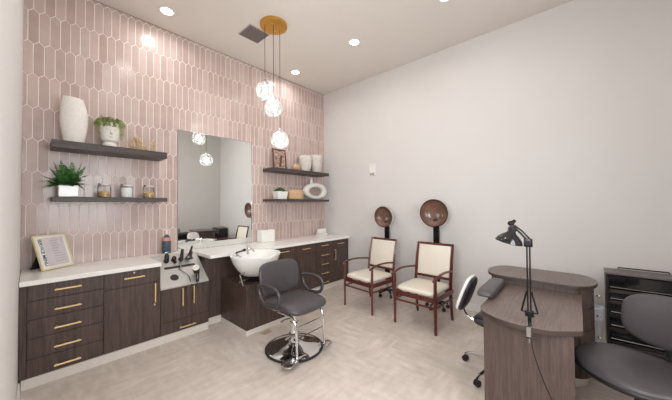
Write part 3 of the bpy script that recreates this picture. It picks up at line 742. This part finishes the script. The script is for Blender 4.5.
# ------------------------------------------------------------------ styling chair   (local: faces -y)
ch = thing('styling_chair', 'grey leather hydraulic styling chair on a round chrome base', 'salon chair', (1.890, -1.765, 0), math.radians(2))
MB().lathe([(0, .004), (.285, .004), (.295, .010), (.295, .022), (.285, .028), (.278, .024)], 56).build('base_rim', M['black'], ch)
MB().lathe([(.279, .023), (.265, .030), (.19, .042), (.10, .062), (.06, .085), (0, .085)], 56).build('base_dome', M['chrome'], ch)
MB().lathe([(0, .08), (.062, .08), (.060, .10), (.042, .12), (.042, .26), (.046, .262), (.046, .275), (.032, .28), (.032, .43), (0, .43)], 28).build('hydraulic_column', M['chrome'], ch)
MB().lathe([(.0425, .13), (.056, .135), (.056, .16), (.0425, .165)], 28).build('column_collar', M['satin'], ch)
MB().tube([(-.04, -.01, .33), (-.13, -.02, .345), (-.20, -.03, .34)], [.008, .007, .009], 10).build('pump_lever', M['chrome'], ch)
MB().box(-.15, .15, -.16, .16, .415, .445, .006).build('seat_mount', M['black'], ch, False)
def w_seat(q):
    q.z += -.018*max(0, (-q.y-.12))/.12+.012*(q.x/.25)**2; return q
MB().superpad((0, -.02, .485), .252, .262, .055, 5, warp=w_seat).build('seat', M['leather'], ch, angle=80)
def w_back(q):      # pad lying in xy, thickness z ; y = height
    q.z += -.16*(q.x*q.x)*2.2; q.x *= 1+.08*(q.y/.2); return q
bk = Tr(-.015, .275, .690) @ Rt('X', 80)
MB().superpad((.012, 0, 0), .268, .178, .040, 4, warp=lambda q: Vector((q.x*(1-.10*max(0, -q.y)/.2), q.y, q.z+.9*q.x*q.x)), mtx=bk).build('backrest', M['leather'], ch, angle=80)
MB().tube([(0, .22, .43), (0, .31, .47), (0, .33, .60)], .016, 10, flat=2.2).build('back_bracket', M['black'], ch)
for sg in (-1, 1):
    x = sg*.295
    pts = [(x, .185, .67), (x, .10, .692), (x, -.03, .688), (x, -.105, .665), (x, -.125, .61), (x, -.105, .545), (x, -.05, .515), (x, .05, .510), (x, .12, .530), (x, .175, .59)]
    MB().tube(bez(pts, 5, True), .0155, 12, closed=True, flat=1.2).build('armrest', M['armpad'], ch)
    MB().cyl((sg*.20, -.02, .455), (sg*.290, -.02, .487), .011, 10).build('arm_bolt', M['satin'], ch)
# footrest frame: two posts in front joined under the seat
for sg in (-1, 1):
    x = sg*.185
    MB().tube(bez([(x, .02, .425), (x, -.16, .42), (x, -.225, .36), (x, -.243, .22), (x, -.248, .055)], 6), .0115, 12).build('footrest_post', M['chrome'], ch)
MB().tube([(-.185, -.232, .33), (.185, -.232, .33)], .006, 8).tube([(-.185, -.241, .235), (.185, -.241, .235)], .005, 8).build('footrest_crossbars', M['chrome'], ch)
MB().superpad((-.270, -.245, .050), .085, .068, .013, 2.2).build('footplate', M['satin'], ch)
MB().superpad((.215, -.255, .052), .060, .045, .015, 2.4).build('footplate', M['satin'], ch)
MB().tube([(-.19, -.25, .06), (-.08, -.25, .050)], .011, 10).build('footplate_pin', M['chrome'], ch)

# ------------------------------------------------------------------ dryer-area armchairs (local: faces -x, front at x=0)
def armchair(label, loc, rz):
    c = thing('wooden_armchair', label, 'armchair', loc, rz, 'cream armchairs under the hood dryers')
    hw = .262; wl = M['mahogany']; rw = .238
    for sg in (-1, 1):
        y = sg*hw
        MB().tube([(0, y, 0), (0, y, .40), (.004, y, .615)], [.018, .022, .020], 4).build('leg', wl, c, False)
        y2 = sg*rw; MB().tube([(.545, y2, 0), (.50, y2, .30), (.50, y2, .44), (.545, y2, .75), (.60, y2, .955)], [.018, .022, .023, .020, .016], 4).build('leg', wl, c, False)
        MB().tube(bez([(-.045, y*1.02, .607), (.02, y*1.02, .630), (.16, y*1.02, .652), (.34, y*.97, .646), (.525, y*.93, .622)], 5), [.019]*20+[.016], 8, flat=.65).build('armrest', wl, c)
        MB().box(.015, .51, y-.011, y+.011, .355, .405, .003).box(.015, .50, y-.009, y+.009, .285, .303, .002).build('side_rail', wl, c, False)
    MB().box(-.011, .011, -hw+.015, hw-.015, .355, .405, .003).box(-.009, .009, -hw+.015, hw-.015, .285, .303, .002).build('front_rail', wl, c, False)
    MB().box(.49, .512, -hw+.015, hw-.015, .355, .405, .003).build('rear_rail', wl, c, False)
    MB().superpad((.245, 0, .443), .262, .248, .042, 7, ez=3.2).build('seat', M['cream'], c, angle=80)
    # back : frame + pad, tilted
    bt = Tr(.522, 0, .50) @ Rt('Y', 11.5)
    MB().box(-.012, .012, -.222, .222, .432, .463, .004, mtx=bt).build('top_rail', wl, c, False); MB().box(-.010, .010, -.222, .222, .00, .030, .003, mtx=bt).build('lower_back_rail', wl, c, False)
    MB().box(-.026, .016, -.217, .217, .032, .431, .012, 3, mtx=bt).build('backrest', M['cream'], c, angle=50)
    return c
A = armchair('cream and mahogany armchair on the left, nearer the counter', (3.150, -1.627, 0), math.radians(-6))
dup(A, (3.125, -2.487, 0), math.radians(-2), 'cream and mahogany armchair on the right, beside the manicure table')

# ------------------------------------------------------------------ hood dryers (local: opens to -x)
def dryer(label, loc, hz, r, rz):
    d = thing('hood_dryer', label, 'hood dryer', loc, rz, 'hood dryers behind the armchairs')
    hm = Tr(.0, 0, hz) @ Rt('Y', -93)
    # bowl: lathe axis z -> pointing -x ; opening at +z(local)
    MB().lathe([(r*.985, .012), (r*1.0, 0), (r*.99, -.03), (r*.93, -.09), (r*.76, -.14), (r*.45, -.165), (0, -.175)], 44, mtx=hm).build('outer_shell', M['hood_rim'], d)
    MB().lathe([(r*.97, .012), (r*.94, .012), (r*.91, .0), (r*.84, -.02), (r*.70, -.045), (r*.50, -.062), (r*.25, -.070), (0, -.072)], 44, mtx=hm).build('inner_hood', M['hood_in'], d)
    MB().lathe([(r*.94, .012), (r*.97, .020), (r*1.0, .012)], 44, mtx=hm).build('hood_edge', M['blackmetal'], d)
    vm = MB()
    for ring_r, cnt in ((.2, 8), (.38, 12), (.55, 18)):
        for k_ in range(cnt):
            a = 2*PI*k_/cnt; vm.ball((r*ring_r*math.cos(a), r*ring_r*math.sin(a), -.069+.045*ring_r**2), .006, .006, .004, 6, mtx=hm)
    vm.build('air_holes', M['gap'], d)
    vm = MB(); vm.lathe([(0, -.054), (.030, -.057), (.034, -.066)], 20, mtx=hm @ Tr(-.04, -.03, 0)); vm.build('air_nozzle', M['satin'], d)
    MB().box(.085, .115, -.042, .042, .30, hz-r*.5, .006).box(.06, .115, -.03, .03, hz-r*.62, hz-r*.45, .004).build('support_post', M['blackmetal'], d, False)
    MB().cyl((.10, 0, .09), (.10, 0, .31), .020, 14).build('lower_pole', M['satin'], d)
    for k_ in range(5):
        a = 2*PI*k_/5+.3; cx2, sx2 = math.cos(a), math.sin(a)
        lg = MB().tube([(.10, 0, .10), (.10+.08*cx2, .08*sx2, .088), (.10+.145*cx2, .145*sx2, .070)], [.018, .014, .010], 8).build('base_leg', M['blackmetal'], d)
        MB().cyl((.10+.145*cx2-.012*sx2, .145*sx2+.012*cx2, .026), (.10+.145*cx2+.012*sx2, .145*sx2-.012*cx2, .026), .025, 14).cyl((.10+.145*cx2, .145*sx2, .03), (.10+.145*cx2, .145*sx2, .075), .006, 8).build('caster', M['black'], lg)
    return d
dryer('brown hooded salon dryer on the left, nearer the counter', (3.845, -1.622, 0), 1.280, .168, math.radians(-2))
dryer('brown hooded salon dryer on the right, nearer the manicure table', (3.835, -2.450, 0), 1.352, .196, math.radians(4))

# ------------------------------------------------------------------ manicure table
M['edge'] = mat('dark_edge_band', (62, 49, 44), .4, 0, .1, 10)
dk = thing('manicure_table', 'walnut laminate manicure table with curved top and raised rounded ledge', 'manicure table', (0, 0, 0))
dk.location = (2.15, -3.72, 0)
def L(x, y): return (x-2.15, y+3.72)
out_ = bez([(2.20, -3.452, 0), (2.118, -3.487, 0), (2.045, -3.60, 0), (2.028, -3.72, 0), (2.050, -3.85, 0), (2.135, -3.965, 0), (2.165, -3.995, 0)], 6)
pts = [L(p_.x, p_.y) for p_ in out_]+[L(3.10, -3.985), L(3.10, -3.445)]
MB().prism(pts, .7475, .752, .001).build('tabletop', M['desktop'], dk, False)
MB().prism(pts, .722, .7474).build('edge_band', M['edge'], dk, False)
MB().box(2.150-2.15, 2.172-2.15, -3.955+3.72, -3.482+3.72, 0.0, .7215, .002).build('end_panel', M['desk'], dk, False)
MB().box(2.18-2.15, 2.98-2.15, .005, .025, .30, .7215).build('modesty_panel', M['desk'], dk, False)
# ledge cabinet with rounded ends
def stadium(x0, x1, y0, y1, n=14):
    r = (x1-x0)/2; cx3 = (x0+x1)/2; o_ = []
    for k_ in range(n+1):
        a = PI*k_/n; o_.append((cx3+r*math.cos(a), y1-r*.62+r*.62*math.sin(a)))
    for k_ in range(n+1):
        a = PI+PI*k_/n; o_.append((cx3+r*math.cos(a), y0+r*.62+r*.62*math.sin(a)))
    return [L(*q) for q in o_]
MB().prism(stadium(2.93, 3.43, -4.085, -3.285), .8215, .826, .001).build('ledge_top', M['desktop'], dk, False)
MB().prism(stadium(2.93, 3.43, -4.085, -3.285), .800, .8214).build('edge_band', M['edge'], dk, False)
MB().prism(stadium(2.965, 3.395, -4.055, -3.315), .085, .7995).build('ledge_cabinet', M['desk'], dk, angle=40)
MB().prism(stadium(3.00, 3.36, -4.02, -3.35), 0, .084).build('ledge_plinth', M['plinth'], dk)
for z0, z1 in ((.64, .79), (.47, .63), (.29, .46), (.10, .28)):
    mm = MB(); a0, a1, nA = 1.12, 1.88, 10; outp, inp_ = [], []
    for k_ in range(nA+1):
        a = PI*(a0+(a1-a0)*k_/nA); outp.append((3.18+.222*math.cos(a), -4.055+.133+.14*math.sin(a))); inp_.append((3.18+.214*math.cos(a), -4.055+.133+.130*math.sin(a)))
    mm.prism([L(*q) for q in outp+inp_[::-1]], z0, z1)
    dr = mm.build('drawer_front', M['desk'], dk)
    MB().ball(((3.18-2.15), -4.085+3.72-.006, (z0+z1)/2), .010, .016, .010, 12).build('knob', M['satin'], dr)
# arm bolster
o = MB().superpad((0, 0, 0), .275, .058, .034, 7, ez=3).build('arm_cushion', M['leather'], None, angle=80)
o.location = (2.630, -3.432, .7875); o.rotation_euler = (0, 0, math.radians(1)); tag(o, 'long grey padded arm cushion along the left edge of the manicure table', 'cushion')
# desk lamp
lp = thing('desk_lamp', 'black swing-arm desk lamp clamped to the front edge of the manicure table', 'lamp', (2.060, -3.757, .7525))
bmx = M['blackmetal']
MB().box(-.045, .02, -.013, .013, 0, .006, .001).box(-.045, -.039, -.011, .011, -.065, .006).box(-.045, -.012, -.011, .011, -.065, -.058).cyl((-.022, 0, -.10), (-.022, 0, -.037), .005, 8).build('clamp', M['satin'], lp, False)
MB().cyl((0, 0, .004), (0, 0, .06), .010, 12).box(-.014, .014, -.022, .022, .05, .085, .003).build('swivel_base', bmx, lp)
MB().box(-.005, .005, -.011, -.003, .065, .485).box(-.005, .005, .003, .011, .065, .485).build('lower_arm', bmx, lp, False)
MB().tube([(0, -.040, .075), (0, -.012, .20)], .005, 8).tube([(0, .040, .075), (0, .012, .20)], .005, 8).tube([(0, -.04, .075), (0, .04, .075)], .004, 6).build('tension_springs', bmx, lp)
MB().box(-.010, .010, -.022, .022, .465, .515, .004).cyl((-.02, 0, .49), (.02, 0, .49), .014, 12).build('elbow_joint', bmx, lp)
MB().tube([(0, .0, .50), (-.01, .035, .545), (-.012, .066, .578)], .006, 8).tube([(0, -.012, .51), (-.01, .028, .56), (-.012, .066, .592)], .005, 8).build('upper_arm', bmx, lp)
MB().cyl((-.035, .078, .585), (.015, .078, .585), .011, 12).ball((-.012, .085, .604), .015, .019, .016, 12).ball((-.012, .068, .618), .011, .011, .011, 10).build('shade_knob', bmx, lp)
sm_ = Tr(-.014, .095, .502) @ Rt('X', 14)
lshade = MB().lathe([(.074, -.016), (.076, -.014), (.068, .006), (.050, .026), (.030, .042), (.023, .050), (.023, .078), (.016, .086), (0, .086)], 36, mtx=sm_).lathe([(.074, -.016), (.066, .004), (.046, .022), (.021, .038), (0, .042)], 36, mtx=sm_).build('lamp_shade', M['blackgloss'], lp)
MB().ball((0, 0, .012), .024, .024, .030, 12, mtx=sm_).build('bulb', M['matte_white'], lshade)
MB().tube(bez([(.0, .0, .03), (-.035, -.01, -.02), (-.06, -.02, -.12), (-.035, -.06, -.28), (-.012, -.10, -.40), (-.02, -.13, -.52), (.02, -.15, -.66), (.04, -.22, -.748)], 8), .0028, 8).build('cord', M['black'], lp)

# ------------------------------------------------------------------ technician chair  (local: faces -y)
tc_ = thing('technician_chair', 'black cushioned technician chair with white shell and casters behind the manicure table', 'chair', (2.78, -3.475, 0), math.radians(-6))
MB().cyl((0, 0, .10), (0, 0, .43), .022, 14).cyl((0, 0, .06), (0, 0, .14), .032, 14).build('gas_lift', M['chrome'], tc_)
for k_ in range(5):
    a = math.radians(90+72*k_); c2, s2 = math.cos(a), math.sin(a)
    lg = MB().tube(bez([(0, 0, .115), (.12*c2, .12*s2, .118), (.26*c2, .26*s2, .092), (.315*c2, .315*s2, .07)], 4), [.020]*4+[.017]*4+[.013]*4+[.012], 10).build('base_leg', M['chrome'], tc_)
    px, py = .320*c2, .320*s2
    MB().cyl((px-.017*s2, py+.017*c2, .027), (px-.004*s2, py+.004*c2, .027), .027, 16).cyl((px+.017*s2, py-.017*c2, .027), (px+.004*s2, py-.004*c2, .027), .027, 16).cyl((px, py, .028), (px, py, .075), .007, 8).build('caster', M['black'], lg)
MB().superpad((0, -.01, .475), .225, .205, .048, 4).build('seat', M['leather_dark'], tc_, angle=80)
bt = Tr(-.045, .270, .655) @ Rt('Z', 6) @ Rt('X', 110)
MB().superpad((0, 0, 0.0), .135, .165, .034, 3.2, mtx=bt).build('backrest', M['leather_dark'], tc_, angle=80)
MB().superpad((0, 0, -.020), .142, .172, .026, 3.2, mtx=bt).build('back_shell', M['ceramic'], tc_, angle=80)
MB().tube(bez([(-.045, .305, .60), (-.04, .31, .48), (-.02, .22, .415), (0, .04, .405)], 5), .013, 10).build('back_bracket', M['chrome'], tc_)

# ------------------------------------------------------------------ client chair  (local: faces -y)
cc_ = thing('client_chair', 'large grey leather client chair in the right foreground', 'chair', (2.475, -4.235, 0), math.radians(240))
def w_s2(q):
    q.z += .02*(q.x/.27)**2; return q
MB().superpad((0, 0, .475), .285, .275, .048, 2.3, warp=w_s2).build('seat', M['leather'], cc_, angle=80)
MB().superpad((0, 0, .456), .288, .278, .040, 2.3, warp=w_s2).build('seat_shell', M['black'], cc_, angle=80)
bt = Tr(.055, .285, .725) @ Rt('X', 82)
MB().superpad((0, 0, 0), .248, .165, .036, 3.0, warp=lambda q: Vector((q.x, q.y, q.z+.7*q.x*q.x)), mtx=bt).build('backrest', M['leather'], cc_, angle=80)
MB().tube([(0, .16, .425), (0, .29, .44), (0, .325, .53), (0, .315, .68)], .014, 10, flat=2).build('back_bracket', M['black'], cc_)
MB().box(-.10, .10, -.10, .17, .405, .425, .004).build('seat_mount', M['black'], cc_, False)
MB().cyl((0, 0, .08), (0, 0, .41), .022, 14).build('gas_lift', M['black'], cc_)
for k_ in range(5):
    a = math.radians(20+72*k_); c2, s2 = math.cos(a), math.sin(a)
    lg = MB().tube([(0, 0, .10), (.15*c2, .15*s2, .095), (.245*c2, .245*s2, .068)], [.022, .018, .012], 10).build('base_leg', M['black'], cc_)
    px, py = .250*c2, .250*s2
    MB().cyl((px-.015*s2, py+.015*c2, .025), (px+.015*s2, py-.015*c2, .025), .025, 16).cyl((px, py, .028), (px, py, .075), .007, 8).build('caster', M['black'], lg)

# ------------------------------------------------------------------ black storage cart by the right wall
ct = thing('storage_cart', 'black open-front storage cart against the right wall behind the client chair', 'cart', (3.88, -4.412, 0))
hw = .250
MB().box(-.005, .24, -hw, -hw+.02, .06, .775, .003).build('side_panel', M['black'], ct, False)
MB().box(-.005, .24, hw-.02, hw, .06, .775, .003).build('side_panel', M['black'], ct, False)
MB().box(.22, .24, -hw+.02, hw-.02, .06, .775).build('back_panel', M['black'], ct, False)
MB().box(-.012, .245, -hw-.004, hw+.004, .776, .796, .004).build('top', mat('cart_top', (104, 96, 96), .35), ct, False)
MB().tube([(.21, -hw+.06, .80), (.21, -hw+.06, .815), (.21, hw-.10, .815), (.21, hw-.10, .80)], .006, 8).build('top_rail', M['black'], ct)
for z_ in (.10, .23, .36, .49, .60):
    s3 = MB().box(.0, .218, -hw+.021, hw-.021, z_, z_+.010).box(-.003, .003, -hw+.021, hw-.021, z_, z_+.035, .001).build('shelf_tray', M['blackgloss'], ct, False)
    MB().tube([(-.006, -hw+.03, z_+.055), (-.006, hw-.03, z_+.055)], .003, 6).build('tray_rail', M['satin'], s3)
MB().box(-.012, -.002, -hw+.021, hw-.021, .665, .765, .003).build('drawer_front', M['blackgloss'], ct, False)
for sx in (.03, .20):
    for sy in (-hw+.03, hw-.03):
        MB().cyl((sx, sy-.012, .025), (sx, sy+.012, .025), .025, 14).cyl((sx, sy, .03), (sx, sy, .062), .007, 8).build('caster', M['black'], ct)
# waste bin
o = thing('waste_bin', 'slim white waste bin between the manicure table and the black cart', 'bin', (3.62, -4.035, 0))
MB().lathe([(0, .002), (.070, .002), (.075, .01), (.095, .50), (.098, .505), (.092, .505), (.072, .02), (0, .018)], 28).build('bin_body', M['bag'], o)
MB().lathe([(.094, .503), (.100, .506), (.101, .40), (.103, .507), (.092, .511)], 28).build('bag_liner', M['bag'], o)
# floor plate
o = MB().box(-.06, .06, -.04, .04, 0, .003, .001).build('floor_outlet_cover', M['patch']); o.location = (1.905, -1.235, .0003); o.rotation_euler = (0, 0, .1)
tag(o, 'small tan floor plate between the shampoo plinth and the chair base', 'floor plate')
